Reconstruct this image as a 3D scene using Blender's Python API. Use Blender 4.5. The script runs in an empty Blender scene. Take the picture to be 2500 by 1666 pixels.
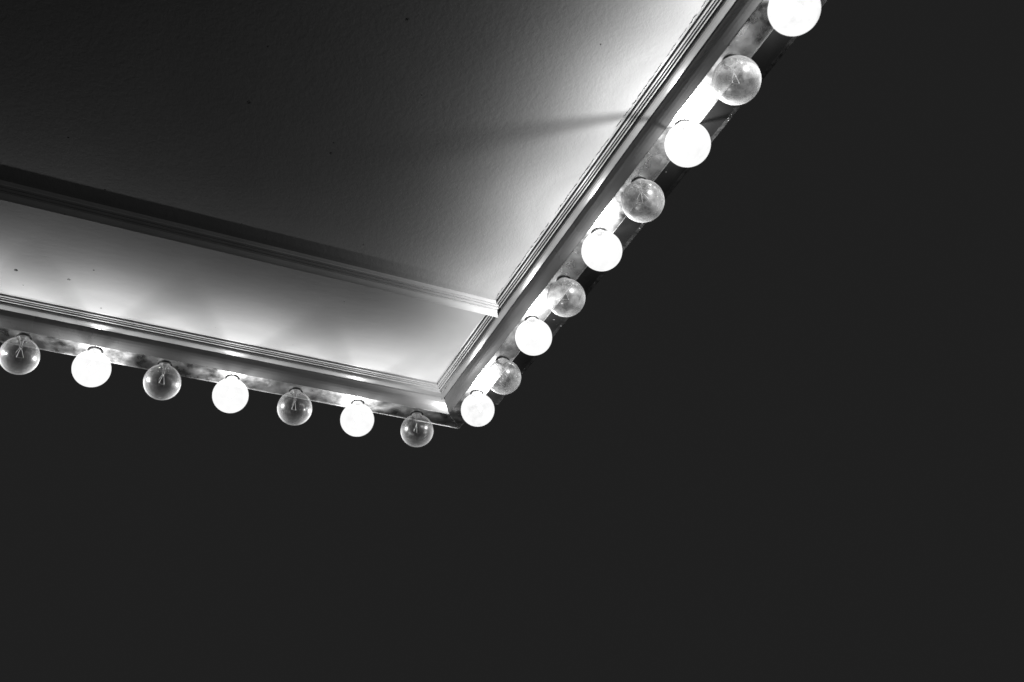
import bpy, bmesh, math, random
from mathutils import Matrix, Vector, noise

random.seed(7)
SC = bpy.context.scene
C = SC.collection

# ------------------------------------------------------------------ units
S = 0.0475            # one working unit = the radius of a bulb globe (G30, 95 mm)
EYE = 1.6             # camera height above the pavement
H = 33.14292769       # height of the bulb centres above the camera (units)
XL = -50.42769586     # x of the bulb line on the front edge
YR = 22.25692621      # y of the bulb line on the side edge


def W(x, y, z):
    return Vector((S * x, S * y, S * z + EYE))


# ------------------------------------------------------------------ camera
RM = ((0.4266659061515151, 0.9021804957860406, -0.06345516173687837),
      (-0.5561359491786753, 0.2063879970188861, -0.8050570170600476),
      (-0.713210355055878, 0.3787800782904, 0.5897937281213832))
cam_data = bpy.data.cameras.new('camera')
cam = bpy.data.objects.new('camera', cam_data)
C.objects.link(cam)
right, down, fwd = (Vector(r) for r in RM)
rot = Matrix((right, -down, -fwd)).transposed()
cam.matrix_world = Matrix.Translation((0, 0, EYE)) @ rot.to_4x4()
cam_data.sensor_width = 36.0
cam_data.lens = 36.0 * 2526.4 / 2500.0
cam_data.clip_start = 0.02
cam_data.clip_end = 200
cam_data.dof.use_dof = True
cam_data.dof.focus_distance = 2.50
cam_data.dof.aperture_fstop = 5.0
SC.camera = cam

# ------------------------------------------------------------------ night sky
world = bpy.data.worlds.new('World')
SC.world = world
world.use_nodes = True
bg = world.node_tree.nodes['Background']
bg.inputs['Color'].default_value = (1, 1, 1, 1)
bg.inputs['Strength'].default_value = 0.0140

LAMP_W = 4.8          # one lit bulb
SHELL = 0.515          # glow of the lit glass

# ------------------------------------------------------------------ picture
SC.view_settings.view_transform = 'Standard'
SC.view_settings.look = 'None'
SC.view_settings.gamma = 1
SC.view_settings.exposure = 0
SC.view_settings.use_curve_mapping = False
SC.render.engine = 'CYCLES'
SC.cycles.use_denoising = True
SC.cycles.max_bounces = 8
SC.cycles.diffuse_bounces = 4
SC.cycles.glossy_bounces = 4
SC.cycles.transparent_max_bounces = 24
SC.cycles.sample_clamp_indirect = 4.0
SC.cycles.caustics_reflective = False
SC.cycles.caustics_refractive = False


# ------------------------------------------------------------------ materials
class Mat:
    def __init__(self, name):
        self.m = bpy.data.materials.new(name)
        self.m.use_nodes = True
        self.t = self.m.node_tree
        self.t.nodes.clear()
        self.out = self.n('ShaderNodeOutputMaterial')

    def n(self, typ, **kw):
        nd = self.t.nodes.new(typ)
        for k, v in kw.items():
            if hasattr(nd, k):
                setattr(nd, k, v)
        return nd

    def l(self, a, b):
        self.t.links.new(a, b)

    def val(self, nd, name, v):
        nd.inputs[name].default_value = v

    def coords(self, scale=(1, 1, 1)):
        tc = self.n('ShaderNodeTexCoord')
        mp = self.n('ShaderNodeMapping')
        mp.inputs['Scale'].default_value = scale
        self.l(tc.outputs['Object'], mp.inputs['Vector'])
        return mp.outputs['Vector']

    def noise(self, vec, scale, detail=4, rough=0.55):
        nd = self.n('ShaderNodeTexNoise')
        self.val(nd, 'Scale', scale)
        self.val(nd, 'Detail', detail)
        self.val(nd, 'Roughness', rough)
        self.l(vec, nd.inputs['Vector'])
        return nd.outputs['Fac']

    def ramp(self, fac, a, b, ca, cb):
        nd = self.n('ShaderNodeMapRange')
        self.val(nd, 'From Min', a)
        self.val(nd, 'From Max', b)
        self.val(nd, 'To Min', ca)
        self.val(nd, 'To Max', cb)
        self.l(fac, nd.inputs['Value'])
        return nd.outputs['Result']

    def math(self, op, a, b=None):
        nd = self.n('ShaderNodeMath', operation=op)
        for i, v in enumerate((a, b)):
            if v is None:
                continue
            if isinstance(v, (int, float)):
                nd.inputs[i].default_value = v
            else:
                self.l(v, nd.inputs[i])
        return nd.outputs[0]

    def specks(self, vec, scale, size, keep):
        """sparse little round marks: 1 inside a mark, 0 elsewhere"""
        v = self.n('ShaderNodeTexVoronoi')
        self.val(v, 'Scale', scale)
        self.l(vec, v.inputs['Vector'])
        near = self.math('LESS_THAN', v.outputs['Distance'], size)
        sep = self.n('ShaderNodeSeparateColor')
        self.l(v.outputs['Color'], sep.inputs[0])
        pick = self.math('LESS_THAN', sep.outputs[0], keep)
        return self.math('MULTIPLY', near, pick)

    def bump(self, height, strength, dist):
        b = self.n('ShaderNodeBump')
        self.val(b, 'Strength', strength)
        self.val(b, 'Distance', dist)
        self.l(height, b.inputs['Height'])
        return b.outputs['Normal']

    def principled(self, rough=0.5, metal=0.0, spec=0.5):
        p = self.n('ShaderNodeBsdfPrincipled')
        self.val(p, 'Roughness', rough)
        self.val(p, 'Metallic', metal)
        self.val(p, 'Specular IOR Level', spec)
        self.l(p.outputs[0], self.out.inputs['Surface'])
        return p

    def grey(self, v):
        nd = self.n('ShaderNodeCombineColor')
        for i in range(3):
            self.l(v, nd.inputs[i])
        return nd.outputs[0]


def mat_ceiling(name, base, stretch, bump_d, rough):
    M = Mat(name)
    p = M.principled(rough, 0, 0.03)
    v = M.coords((1, 1, 1))
    vs = M.coords(stretch)
    big = M.noise(v, 2.3, 5, 0.6)
    fine = M.noise(vs, 190, 3, 0.6)
    mid = M.noise(vs, 80, 4, 0.65)
    col = M.ramp(big, 0.3, 0.7, base * 0.88, base * 1.06)
    sp = M.specks(v, 11, 0.05, 0.6)
    sp2 = M.specks(v, 31, 0.07, 0.10)
    dirt = M.math('MAXIMUM', sp, sp2)
    ragged = M.math('GREATER_THAN', M.noise(v, 420, 2), 0.44)
    dirt = M.math('MULTIPLY', dirt, ragged)
    col = M.math('MULTIPLY', col, M.ramp(dirt, 0, 1, 1.0, 0.16))
    M.l(M.grey(col), p.inputs['Base Color'])
    hgt = M.math('ADD', M.math('MULTIPLY', fine, 0.5), mid)
    hgt = M.math('ADD', hgt, M.math('MULTIPLY', dirt, -0.8))
    M.l(M.bump(hgt, 0.5, bump_d), p.inputs['Normal'])
    return M.m


def mat_paint(name, base, rough, spec=0.5, stretch=(1, 1, 1), bump_d=0.0004):
    M = Mat(name)
    p = M.principled(rough, 0, spec)
    v = M.coords((1, 1, 1))
    vs = M.coords(stretch)
    big = M.noise(v, 5, 5, 0.6)
    str_ = M.noise(vs, 60, 4, 0.6)
    col = M.ramp(big, 0.3, 0.7, base * 0.86, base * 1.08)
    sp = M.math('MULTIPLY', M.specks(v, 22, 0.07, 0.16), M.math('GREATER_THAN', M.noise(v, 500, 2), 0.45))
    col = M.math('MULTIPLY', col, M.ramp(sp, 0, 1, 1.0, 0.25))
    M.l(M.grey(col), p.inputs['Base Color'])
    M.l(M.ramp(big, 0.3, 0.7, rough * 0.8, min(1, rough * 1.25)), p.inputs['Roughness'])
    M.l(M.bump(str_, 0.5, bump_d), p.inputs['Normal'])
    return M.m


def mat_metal():
    M = Mat('worn_polished_metal')
    p = M.principled(0.3, 1.0, 0.5)
    v = M.coords((1, 1, 1))
    big = M.noise(v, 14, 4, 0.55)
    smear = M.noise(v, 30, 4, 0.6)
    blot = M.noise(v, 7, 3, 0.5)
    col = M.ramp(big, 0.30, 0.70, 0.42, 0.70)
    sp = M.specks(v, 60, 0.11, 0.06)
    col = M.math('MULTIPLY', col, M.ramp(sp, 0, 1, 1.0, 0.45))
    M.l(M.grey(col), p.inputs['Base Color'])
    r = M.math('ADD', M.ramp(smear, 0.3, 0.7, 0.15, 0.38), M.ramp(blot, 0.35, 0.65, 0.0, 0.18))
    M.l(r, p.inputs['Roughness'])
    hgt = M.math('ADD', blot, M.math('MULTIPLY', smear, 0.12))
    M.l(M.bump(hgt, 0.55, 0.004), p.inputs['Normal'])
    return M.m


def mat_black():
    M = Mat('dusty_black_enamel')
    p = M.principled(0.5, 0, 0.12)
    v = M.coords((1, 1, 1))
    big = M.noise(v, 8, 5, 0.6)
    sp = M.specks(v, 120, 0.16, 0.05)
    col = M.ramp(big, 0.3, 0.7, 0.003, 0.0055)
    col = M.math('ADD', col, M.math('MULTIPLY', sp, 0.12))
    M.l(M.grey(col), p.inputs['Base Color'])
    return M.m


def mat_dust():
    M = Mat('dust_on_black_edge')
    p = M.principled(0.8, 0, 0.03)
    v = M.coords((1, 1, 1))
    big = M.noise(v, 90, 6, 0.75)
    patch = M.noise(v, 9, 3, 0.6)
    sp = M.specks(v, 190, 0.22, 0.06)
    col = M.math('MULTIPLY', M.ramp(big, 0.35, 0.7, 0.004, 0.030), M.ramp(patch, 0.35, 0.62, 0.25, 1.0))
    col = M.math('ADD', col, M.math('MULTIPLY', sp, 0.2))
    M.l(M.grey(col), p.inputs['Base Color'])
    return M.m


def mat_plain(name, base, rough, metal=0.0, spec=0.5):
    M = Mat(name)
    p = M.principled(rough, metal, spec)
    v = M.coords((1, 1, 1))
    nz = M.noise(v, 150, 3)
    M.l(M.grey(M.ramp(nz, 0.3, 0.7, base * 0.85, base * 1.15)), p.inputs['Base Color'])
    return M.m


def mat_clear_glass(name, dirt_amt):
    """thin blown glass: see-through, glossy at both skins, greyed by dust"""
    M = Mat(name)
    lw = M.n('ShaderNodeLayerWeight')
    M.val(lw, 'Blend', 0.5)
    facing = lw.outputs['Facing']
    tr = M.n('ShaderNodeBsdfTransparent')
    tr.inputs['Color'].default_value = (0.93, 0.93, 0.93, 1)
    gl = M.n('ShaderNodeBsdfGlossy')
    M.val(gl, 'Roughness', 0.03)
    gl.inputs['Color'].default_value = (1, 1, 1, 1)
    f5 = M.math('POWER', facing, 4.0)
    fr = M.math('ADD', M.math('MULTIPLY', f5, 0.55), 0.075)
    mx = M.n('ShaderNodeMixShader')
    M.l(fr, mx.inputs[0])
    g2 = M.n('ShaderNodeBsdfGlossy')
    M.val(g2, 'Roughness', 0.30)
    gm = M.n('ShaderNodeMixShader')
    gm.inputs[0].default_value = 0.42
    M.l(gl.outputs[0], gm.inputs[1])
    M.l(g2.outputs[0], gm.inputs[2])
    M.l(tr.outputs[0], mx.inputs[1])
    M.l(gm.outputs[0], mx.inputs[2])
    df = M.n('ShaderNodeBsdfDiffuse')
    df.inputs['Color'].default_value = (0.8, 0.8, 0.8, 1)
    tl = M.n('ShaderNodeBsdfTranslucent')
    tl.inputs['Color'].default_value = (0.8, 0.8, 0.8, 1)
    hz = M.n('ShaderNodeMixShader')
    hz.inputs[0].default_value = 0.5
    M.l(df.outputs[0], hz.inputs[1])
    M.l(tl.outputs[0], hz.inputs[2])
    v = M.coords((1, 1, 1))
    oi = M.n('ShaderNodeObjectInfo')
    add = M.n('ShaderNodeVectorMath', operation='ADD')
    M.l(v, add.inputs[0])
    M.l(oi.outputs['Random'], add.inputs[1])
    blot = M.noise(add.outputs[0], 34, 5, 0.62)
    dirt = M.ramp(blot, 0.42, 0.72, dirt_amt * 0.1, dirt_amt)
    edge = M.math('MULTIPLY', M.math('POWER', facing, 1.8), 0.50)
    fac = M.math('ADD', M.math('ADD', edge, dirt), 0.012)
    m2 = M.n('ShaderNodeMixShader')
    M.l(fac, m2.inputs[0])
    M.l(mx.outputs[0], m2.inputs[1])
    M.l(hz.outputs[0], m2.inputs[2])
    M.l(m2.outputs[0], M.out.inputs['Surface'])
    return M.m


def mat_lit_glass(name, dirty):
    M = Mat(name)
    v = M.coords((1, 1, 1))
    oi = M.n('ShaderNodeObjectInfo')
    add = M.n('ShaderNodeVectorMath', operation='ADD')
    M.l(v, add.inputs[0])
    M.l(oi.outputs['Random'], add.inputs[1])
    blot = M.noise(add.outputs[0], 30, 4, 0.6)
    em = M.n('ShaderNodeEmission')
    st = M.ramp(blot, 0.28, 0.46, SHELL * (1 - dirty), SHELL)
    M.l(st, em.inputs['Strength'])
    tr = M.n('ShaderNodeBsdfTransparent')
    tr.inputs['Color'].default_value = (0.92, 0.92, 0.92, 1)
    ad = M.n('ShaderNodeAddShader')
    M.l(em.outputs[0], ad.inputs[0])
    M.l(tr.outputs[0], ad.inputs[1])
    M.l(ad.outputs[0], M.out.inputs['Surface'])
    return M.m


def mat_glow(name, strength):
    M = Mat(name)
    em = M.n('ShaderNodeEmission')
    M.val(em, 'Strength', strength)
    M.l(em.outputs[0], M.out.inputs['Surface'])
    return M.m


M_FIELD = mat_ceiling('rough_painted_plaster', 0.30, (1, 1, 1), 0.0014, 0.85)
M_BORDER = mat_ceiling('painted_board', 0.29, (1.0, 0.35, 1), 0.0010, 0.9)
M_TRIM_L = mat_paint('painted_moulding', 0.22, 0.45, 0.3, (1, 0.05, 1))
M_TRIM_R = mat_paint('painted_moulding_side', 0.22, 0.45, 0.3, (0.05, 1, 1))
M_RAIL_L = mat_paint('dark_painted_rail', 0.125, 0.28, 0.5, (1, 0.05, 1))
M_RAIL_R = mat_paint('dark_painted_rail_side', 0.125, 0.28, 0.5, (0.05, 1, 1))
M_SEAM = mat_paint('brightened_moulding', 0.42, 0.5, 0.3, (1, 0.05, 1))  # moulding paint lightened in place of fill light
M_METAL = mat_metal()
M_BLACK = mat_black()
M_DUST = mat_dust()
M_SOCK = mat_plain('dark_socket_gap', 0.006, 0.5, 0, 0.2)  # black collar: the dark gap round the bulb neck put into the colour
M_WIRE = mat_plain('nickel_wire', 0.8, 0.4, 0.6)

M_FIL = mat_plain('tungsten', 0.35, 0.4, 0.6)
M_FIL_ON = mat_glow('glowing_tungsten', 60.0)
M_CLEAR = mat_clear_glass('clear_bulb_glass', 0.02)
M_STEM = mat_clear_glass('stem_glass', 0.0)
M_CLEAR_DIRTY = mat_clear_glass('dusty_bulb_glass', 0.22)
M_LIT = mat_lit_glass('glowing_bulb_glass', 0.10)
M_LIT_DIRTY = mat_lit_glass('glowing_dusty_bulb_glass', 0.30)
M_CAULK = mat_paint('old_caulk', 0.4, 0.5)


# ------------------------------------------------------------------ helpers
def obj(name, bm, mat, parent=None, smooth=False, recalc=True):
    if recalc:
        bmesh.ops.recalc_face_normals(bm, faces=bm.faces[:])
    me = bpy.data.meshes.new(name)
    bm.to_mesh(me)
    bm.free()
    mats = mat if isinstance(mat, (list, tuple)) else [mat]
    for m in mats:
        me.materials.append(m)
    if smooth:
        for f in me.polygons:
            f.use_smooth = True
    o = bpy.data.objects.new(name, me)
    C.objects.link(o)
    if parent is not None:
        o.parent = parent
    return o


def empty(name, loc, label, cat, group=None):
    o = bpy.data.objects.new(name, None)
    o.empty_display_size = 0.05
    o.location = loc
    C.objects.link(o)
    o['label'] = label
    o['category'] = cat
    if group:
        o['group'] = group
    return o


LFAR, RFAR = 62.0, 62.0       # how far each edge runs on past the frame (units)
ORG = W(XL, YR, H)            # the canopy's own origin: the corner of the bulb lines


def ptL(u, along, w):
    """front edge: u inward, along measured from the corner, w above the bulb centres"""
    return Vector((u, -along, w)) * S


def ptR(u, along, w):
    return Vector((along, -u, w)) * S


def extrude_profile(prof, side, a0=None, a1=None, steps=1, wob=0.0, bm=None, mats=None):
    """closed profile [(u,w)...] swept along an edge; a0/a1 None = mitre / far end"""
    P = ptL if side == 'L' else ptR
    far = LFAR if side == 'L' else RFAR
    bm = bm or bmesh.new()
    rings = []
    for k in range(steps + 1):
        t = k / steps
        ring = []
        for (u, w) in prof:
            s = u if a0 is None else a0
            e = far if a1 is None else a1
            a = s + (e - s) * t
            dw = wob * noise.noise(Vector((a * 0.35, u * 1.3, 3.1 if side == 'L' else 9.7))) if wob else 0
            du = wob * noise.noise(Vector((a * 0.30, w * 1.7, 5.3 if side == 'L' else 1.7))) if wob else 0
            ring.append(bm.verts.new(P(u + du, a, w + dw)))
        rings.append(ring)
    n = len(prof)
    for k in range(steps):
        for i in range(n):
            f = bm.faces.new((rings[k][i], rings[k][(i + 1) % n], rings[k + 1][(i + 1) % n], rings[k + 1][i]))
            if mats:
                f.material_index = mats[i]
    bm.faces.new(rings[0])
    bm.faces.new(list(reversed(rings[-1])))
    return bm


def lathe(prof, seg=40, bm=None, mat_index=0):
    bm = bm or bmesh.new()
    rings = []
    for (r, z) in prof:
        if r < 1e-6:
            rings.append([bm.verts.new((0, 0, z * S))])
        else:
            rings.append([bm.verts.new((r * S * math.cos(2 * math.pi * i / seg),
                                        r * S * math.sin(2 * math.pi * i / seg), z * S)) for i in range(seg)])
    for a, b in zip(rings, rings[1:]):
        for i in range(seg):
            j = (i + 1) % seg
            if len(a) == 1:
                bm.faces.new((a[0], b[i], b[j]))
            elif len(b) == 1:
                bm.faces.new((a[i], b[0], a[j]))
            else:
                bm.faces.new((a[i], b[i], b[j], a[j]))
    return bm


def tube(bm, pts, r, seg=8):
    pts = [Vector(p) * S for p in pts]
    r *= S
    prev = None
    for k, p in enumerate(pts):
        d = (pts[min(k + 1, len(pts) - 1)] - pts[max(k - 1, 0)]).normalized()
        a = d.orthogonal().normalized()
        b = d.cross(a)
        ring = [bm.verts.new(p + a * r * math.cos(2 * math.pi * i / seg) + b * r * math.sin(2 * math.pi * i / seg))
                for i in range(seg)]
        if prev:
            best = min(range(seg), key=lambda s: sum((ring[(i + s) % seg].co - prev[i].co).length for i in range(seg)))
            ring = ring[best:] + ring[:best]
            for i in range(seg):
                j = (i + 1) % seg
                bm.faces.new((prev[i], prev[j], ring[j], ring[i]))
        prev = ring
    return bm


# ------------------------------------------------------------------ the canopy
canopy = empty('marquee_canopy', ORG,
               'underside corner of a painted theatre marquee edged with moulding and metal bulb strips', 'marquee')

W_CEIL = 2.44
U_CEIL = 1.93

# ceiling field and the border board between the front edge and the seam moulding
M_OUT, M_IN = 9.58, 10.53     # seam moulding from the front bulb line


def slab(u0, u1, v0, v1, w0, w1, nx=1, ny=1):
    bm = bmesh.new()
    vs = [bm.verts.new(Vector((x, -y, z)) * S) for z in (w0, w1) for (x, y) in ((u0, v0), (u1, v0), (u1, v1), (u0, v1))]
    for idx in ((0, 1, 2, 3), (7, 6, 5, 4), (0, 4, 5, 1), (1, 5, 6, 2), (2, 6, 7, 3), (3, 7, 4, 0)):
        bm.faces.new([vs[i] for i in idx])
    return bm


obj('ceiling_panel', slab(M_OUT + 0.5, RFAR, 1.2, LFAR, W_CEIL, W_CEIL + 0.5), M_FIELD, canopy)
obj('border_panel', slab(1.2, M_OUT + 0.498, 1.2, LFAR, W_CEIL, W_CEIL + 0.5), M_BORDER, canopy)

# frame rail: convex cove from the strip up to the flat ledge, one profile for both edges
cove = [(0.592, 1.225), (0.69, 1.348), (0.785, 1.472), (0.875, 1.602), (0.955, 1.735), (1.02, 1.870), (1.05, 1.945), (1.064, 1.993)]
ledge = [(1.10, 2.003), (1.22, 2.012), (1.34, 2.03), (1.42, 2.06)]
rail = cove + ledge + [(1.42, 2.9), (0.592, 2.9)]
# crown trim: quirk, three fine reeds, riser to the ceiling
crown = [(1.423, 2.062), (1.448, 2.200), (1.475, 2.212), (1.545, 2.206), (1.575, 2.212), (1.590, 2.285), (1.610, 2.290), (1.655, 2.286), (1.672, 2.292),
         (1.686, 2.345), (1.710, 2.350), (1.770, 2.340), (1.795, 2.346), (1.812, 2.436), (1.955, 2.438),
         (1.955, 2.7), (1.423, 2.7)]
for side, mt in (('L', M_RAIL_L), ('R', M_RAIL_R)):
    obj('frame_rail', extrude_profile(rail, side, steps=40, wob=0.004), mt, canopy)
obj('crown_moulding', extrude_profile(crown, 'L', steps=60, wob=0.007), M_TRIM_L, canopy)
obj('crown_moulding', extrude_profile(crown, 'R', a1=M_OUT + 0.01, steps=12, wob=0.005), M_TRIM_R, canopy)
obj('crown_moulding', extrude_profile(crown, 'R', a0=M_IN - 0.30, steps=60, wob=0.007), M_TRIM_R, canopy)

# seam moulding laid across the ceiling parallel to the front edge
seam = [(M_OUT + 0.02, 2.60), (M_OUT, 2.10), (M_OUT + 0.004, 2.045), (M_OUT + 0.03, 2.026), (M_OUT + 0.07, 2.034), (M_OUT + 0.15, 2.075),
        (M_OUT + 0.23, 2.135), (M_OUT + 0.30, 2.205), (M_OUT + 0.325, 2.225), (M_OUT + 0.40, 2.228), (M_OUT + 0.41, 2.285), (M_OUT + 0.45, 2.288),
        (M_OUT + 0.465, 2.240), (M_OUT + 0.60, 2.258), (M_OUT + 0.61, 2.315), (M_OUT + 0.65, 2.318), (M_OUT + 0.665, 2.268), (M_OUT + 0.78, 2.288),
        (M_OUT + 0.79, 2.345), (M_OUT + 0.86, 2.385), (M_OUT + 0.93, 2.437), (M_OUT + 0.95, 2.60)]
obj('seam_moulding', extrude_profile(seam, 'L', a0=1.37, steps=60, wob=0.006), M_SEAM, canopy)

# metal strips that carry the bulbs, with a small turned-down outer lip
strip = [(-0.580, 1.118), (0.575, 1.205), (0.590, 1.218), (0.590, 1.42), (-0.600, 1.42), (-0.600, 1.090), (-0.588, 1.086)]
stripL = obj('bulb_strip', extrude_profile(strip, 'L', steps=80, wob=0.008), M_METAL, canopy)
stripR = obj('bulb_strip', extrude_profile(strip, 'R', steps=80, wob=0.008), M_METAL, canopy)

# bead added along the mitre of the two strips for a bright line
mb = tube(bmesh.new(), [(0.60, -0.60, 1.205), (0.30, -0.30, 1.182), (0.0, 0.0, 1.158), (-0.30, 0.30, 1.136), (-0.60, 0.60, 1.100)], 0.026, 8)
obj('mitre_glint_bead', mb, M_METAL, canopy, smooth=True)

# black fascia outside the strips; on the side edge it hangs lower and shows its inner face and dusty edge
fasc = [(-0.604, 1.425), (-0.604, 5.6), (-0.72, 5.6), (-0.72, 1.425)]
obj('fascia_board', extrude_profile(fasc, 'L'), M_BLACK, canopy)
# on the side edge a black sheet-metal soffit runs on outside the strip to the foot of the fascia
fascR = [(-0.604, 1.13), (-0.604, 1.20), (-1.76, 1.20), (-1.76, 5.6), (-1.80, 5.6), (-1.80, 1.16), (-1.77, 1.125), (-1.58, 1.13)]
obj('fascia_board', extrude_profile(fascR, 'R', a0=2.7, steps=60, wob=0.006, mats=[0, 0, 0, 0, 0, 1, 1, 0]), [M_BLACK, M_DUST], canopy)

# old caulk left in rags along the crown of the side edge
a = 10.9
while a < 34:
    ln = random.uniform(0.10, 0.55)
    n = 5
    pts = []
    for k in range(n):
        t = k / (n - 1)
        pts.append((a + ln * t, -(1.950 + random.uniform(-0.015, 0.04)), 2.432 + random.uniform(-0.025, 0.01)))
    if random.random() < 0.75:
        obj('caulk_bead', tube(bmesh.new(), pts, random.uniform(0.010, 0.024), 6), M_CAULK, canopy, smooth=True)
    a += ln * random.uniform(0.7, 1.6)


# ------------------------------------------------------------------ bulbs
def globe_profile():
    pr = [(0.0, -1.0)]
    for k in range(1, 26):
        t = math.radians(-90 + k * (90 + 52) / 25.0)
        pr.append((math.cos(t), math.sin(t)))
    r0, z0 = pr[-1]
    # concave shoulder running into the neck
    for k in range(1, 9):
        t = k / 8.0
        z = z0 + (1.13 - z0) * t
        r = r0 + (0.285 - r0) * (1 - (1 - t) ** 1.75)
        pr.append((r, z))
    return pr


def wire_mount(az1, az2, rw, rw2):
    """flared glass stem and the two lead wires that hold the filament"""
    bm = lathe([(0.20, 1.12), (0.12, 1.0), (0.075, 0.86), (0.06, 0.62), (0.085, 0.56), (0.06, 0.50), (0.0, 0.49)], 20)
    for f in bm.faces:
        f.material_index = 0
    n0 = len(bm.faces)
    ends = []
    for az, rad in ((az1, rw), (az2, rw2)):
        c, s = math.cos(az), math.sin(az)
        tube(bm, [(0.04 * c, 0.04 * s, 0.52), (0.13 * c, 0.13 * s, 0.36), (0.26 * c, 0.26 * s, 0.10), (0.29 * c, 0.29 * s, 0.03)], rad)
        ends.append((0.29 * c, 0.29 * s, 0.03))
    am = (az1 + az2) / 2
    mid = (0.20 * math.cos(am + math.pi), 0.20 * math.sin(am + math.pi), -0.02)
    tube(bm, [(0, 0, 0.50), (0.10 * math.cos(am + math.pi), 0.10 * math.sin(am + math.pi), 0.24), mid], 0.012)
    bm.faces.ensure_lookup_table()
    for f in bm.faces[n0:]:
        f.material_index = 1
    return bm, ends, mid


def filament(ends, mid, rf):
    bm = bmesh.new()
    pts = []
    for k in range(17):
        t = k / 16.0
        a, b, c = Vector(ends[0]), Vector(mid) * 1.6 - (Vector(ends[0]) + Vector(ends[1])) * 0.3, Vector(ends[1])
        p = a * (1 - t) ** 2 + b * 2 * t * (1 - t) + c * t * t
        pts.append(p)
    tube(bm, pts, rf, 6)
    return bm


GP = globe_profile()


def make_bulb(lit, name, label, az1, az2, dirty=False, watts=1.0, rw=0.012):
    root = empty(name, (0, 0, 0), label, 'light bulb', 'globe bulbs along the marquee edge')
    gm = (M_LIT_DIRTY if dirty else M_LIT) if lit else (M_CLEAR_DIRTY if dirty else M_CLEAR)
    obj('glass_globe', lathe(GP, 64), gm, root, smooth=True)
    bm, ends, mid = wire_mount(az1, az2, rw, min(rw, 0.013))
    obj('filament_mount', bm, [M_STEM, M_WIRE], root, smooth=True)
    obj('filament', filament(ends, mid, 0.010 if lit or dirty else 0.005), M_FIL_ON if lit else M_FIL, root, smooth=True)
    if not lit:
        ring = bmesh.new()
        rr = 0.055
        tube(ring, [(rr * math.cos(t * math.pi / 8), rr * math.sin(t * math.pi / 8), -0.992) for t in range(17)], 0.014, 6)
        obj('tip_mark', ring, M_STEM, root, smooth=True)
    else:
        ld = bpy.data.lights.new('bulb_light', 'POINT')
        ld.energy = LAMP_W * watts
        ld.use_nodes = True
        nt = ld.node_tree
        em = nt.nodes['Emission']
        ge = nt.nodes.new('ShaderNodeNewGeometry')
        sx = nt.nodes.new('ShaderNodeSeparateXYZ')
        cr = nt.nodes.new('ShaderNodeFloatCurve')     # throw shaped by hand: softens hot spots, darkens the far ceiling
        cv = cr.mapping.curves[0]
        for k, (zx, zy) in enumerate(((0.0000, 0.80), (0.4700, 0.80), (0.5250, 0.17), (0.5750, 0.22), (0.6100, 0.34), (0.6500, 0.60), (0.6885, 0.82), (0.7200, 0.95), (0.7600, 0.95), (0.8150, 0.74), (0.8850, 0.56), (0.9500, 0.30), (1.0000, 0.20))):
            if k < 1:
                cv.points[0].location = (zx, zy)
            elif zx == 1.0:
                cv.points[-1].location = (zx, zy)
            else:
                cv.points.new(zx, zy)
        cr.mapping.update()
        ab = nt.nodes.new('ShaderNodeMath')
        ab.operation = 'MULTIPLY_ADD'
        ab.inputs[1].default_value = 0.5
        ab.inputs[2].default_value = 0.5
        nt.links.new(ge.outputs['Incoming'], sx.inputs[0])
        nt.links.new(sx.outputs['Z'], ab.inputs[0])
        nt.links.new(ab.outputs[0], cr.inputs['Value'])
        nt.links.new(cr.outputs[0], em.inputs['Strength'])
        lo = bpy.data.objects.new('bulb_light', ld)
        ld.shadow_soft_size = (0.026 if rw > 0.012 else 0.06) * S
        C.objects.link(lo)
        lo.parent = root
    return root


def ray_at(px, py):
    """photo pixel -> point on the level of the bulb centres (used once to read off how far each bulb stands from the corner)"""
    d = right * ((px - 1250) / 2526.4) + down * ((py - 833) / 2526.4) + fwd
    return d * (H / d.z)


def socket(parent, u_x, u_y, r_sock=0.40):
    z = 1.158
    bm = lathe([(0.30, z + 0.05), (0.30, z - 0.022), (0.335, z - 0.03), (0.385, z - 0.026), (0.405, z - 0.008), (0.405, z + 0.05)], 48)
    o = obj('socket', bm, M_SOCK, parent, smooth=False)
    o.location = Vector((u_x, u_y, 0)) * S
    return o


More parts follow.
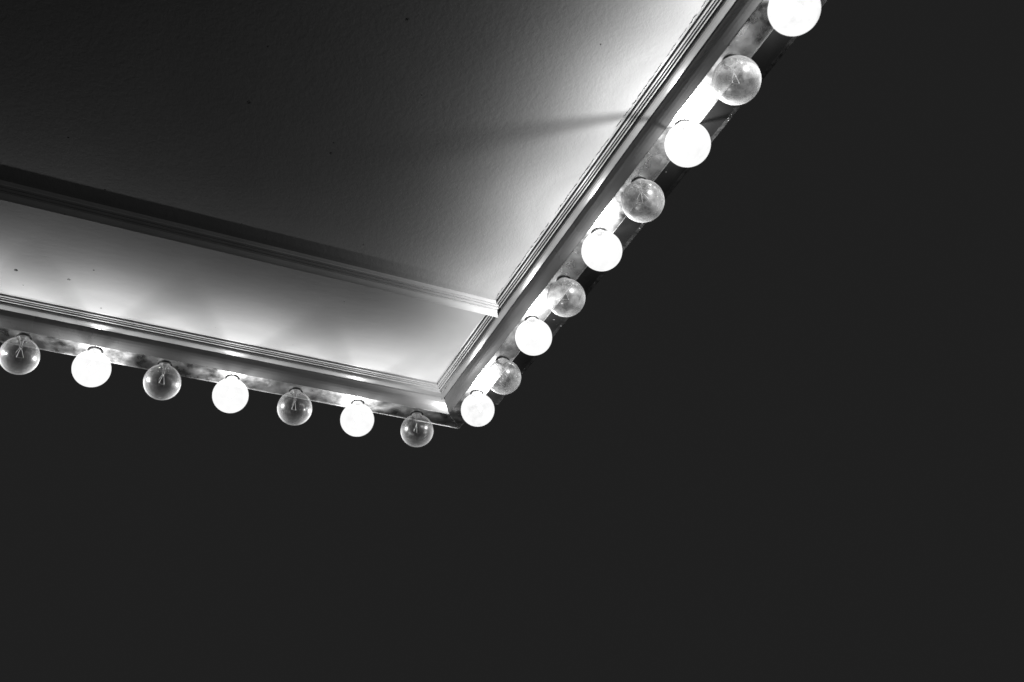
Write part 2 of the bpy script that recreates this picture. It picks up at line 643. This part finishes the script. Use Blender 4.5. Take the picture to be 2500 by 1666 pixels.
# (edge, offset across, distance from the corner, lit, dusty, label)
D = math.radians
BULBS = [
    ('L', 0.00, 36.10, 1, 0, 'glowing globe bulb on the front edge, third past the leftmost visible one'),
    ('L', 0.00, 32.35, 0, 0, 'unlit clear bulb on the front edge, second past the leftmost visible one'),
    ('L', 0.05, 28.60, 1, 0, 'glowing globe bulb on the front edge, next to the left picture border, out of frame'),
    ('L', 0.09, 24.856, 0, 0, 'unlit clear globe bulb on the front edge cut by the left border of the photo'),
    ('L', 0.133, 21.267, 1, 0, 'glowing white globe bulb on the front edge, leftmost of all lit bulbs'),
    ('L', 0.10, 17.561, 0, 0, 'unlit clear bulb between the two leftmost glowing bulbs of the front edge'),
    ('L', 0.035, 13.795, 1, 0, 'glowing white globe bulb in the middle of the front edge, between two clear bulbs'),
    ('L', -0.046, 10.059, 0, 0, 'unlit clear bulb on the front edge, second clear one from the corner'),
    ('L', -0.052, 6.267, 1, 0, 'glowing white bulb on the front edge, the lit one nearest the canopy corner'),
    ('L', -0.033, 2.477, 0, 0, 'unlit clear bulb at the corner end of the front edge, lowest bulb of all'),
    ('R', -0.064, 3.373, 1, 1, 'glowing mottled bulb at the canopy corner where the two bulb strips meet'),
    ('R', -0.067, 7.043, 0, 1, 'unlit dusty bulb squeezed close beside the glowing corner bulb'),
    ('R', 0.017, 11.075, 1, 0, 'glowing white bulb on the side edge, just past the end of the seam moulding'),
    ('R', -0.047, 14.741, 0, 1, 'unlit clear bulb on the side edge with its square wire filament showing'),
    ('R', 0.017, 18.634, 1, 0, 'glowing white bulb in the middle of the side edge strip'),
    ('R', -0.055, 22.401, 0, 1, 'unlit milky clear bulb on the side edge, wire loop seen end on'),
    ('R', -0.047, 26.204, 1, 0, 'glowing white bulb on the side edge above the dustiest stretch of black fascia'),
    ('R', 0.021, 29.975, 0, 1, 'largest unlit bulb, clear with stained glass, near the top of the side edge'),
    ('R', -0.034, 33.722, 1, 1, 'largest glowing bulb, cut by the top border of the photo'),
    ('R', 0.00, 37.50, 0, 0, 'unlit clear bulb on the side edge, first one out of frame past the top border'),
    ('R', 0.00, 41.30, 1, 0, 'glowing bulb on the side edge, second one out of frame past the top border'),
]
rb = random.Random(3)
for (edge, u, al, lit, dirty, label) in BULBS:
    if edge == 'L':
        x, y = u, -al
        inward = 0.0                       # +x
    else:
        x, y = al, -u
        inward = -math.pi / 2              # -y
    if lit:
        if edge == 'L':
            az = (inward + D(38), inward - D(40))
        else:
            # the wire that throws the long streak across the ceiling stands on one bulb only
            az = (inward - D(34.5), inward + D(140)) if al == 26.204 else (inward + D(rb.uniform(110, 140)), inward - D(rb.uniform(120, 150)))
    else:
        if edge == 'L':
            az = (D(150) + rb.uniform(-0.5, 0.3), D(-35) + rb.uniform(-0.3, 0.5))
        else:
            az = (rb.uniform(0, 6.28),) * 2
            az = (az[0], az[0] + D(rb.uniform(110, 170)))
    b = make_bulb(lit, 'globe_bulb', label, az[0], az[1], bool(dirty), watts=(1.4 if al > 20 else 1.15 if al > 15 else 0.9) if edge == 'R' else 1.25,
                  rw=0.0125 if al == 26.204 else (0.011 if lit else 0.011))
    tilt_x, tilt_y = D(rb.uniform(-4, 4)), D(rb.uniform(-4, 4))
    b.location = ORG + Vector((x, y, 0)) * S
    b.rotation_euler = (tilt_x * (0 if lit else 1), tilt_y * (0 if lit else 1), 0)
    socket(stripL if edge == 'L' else stripR, x, y)
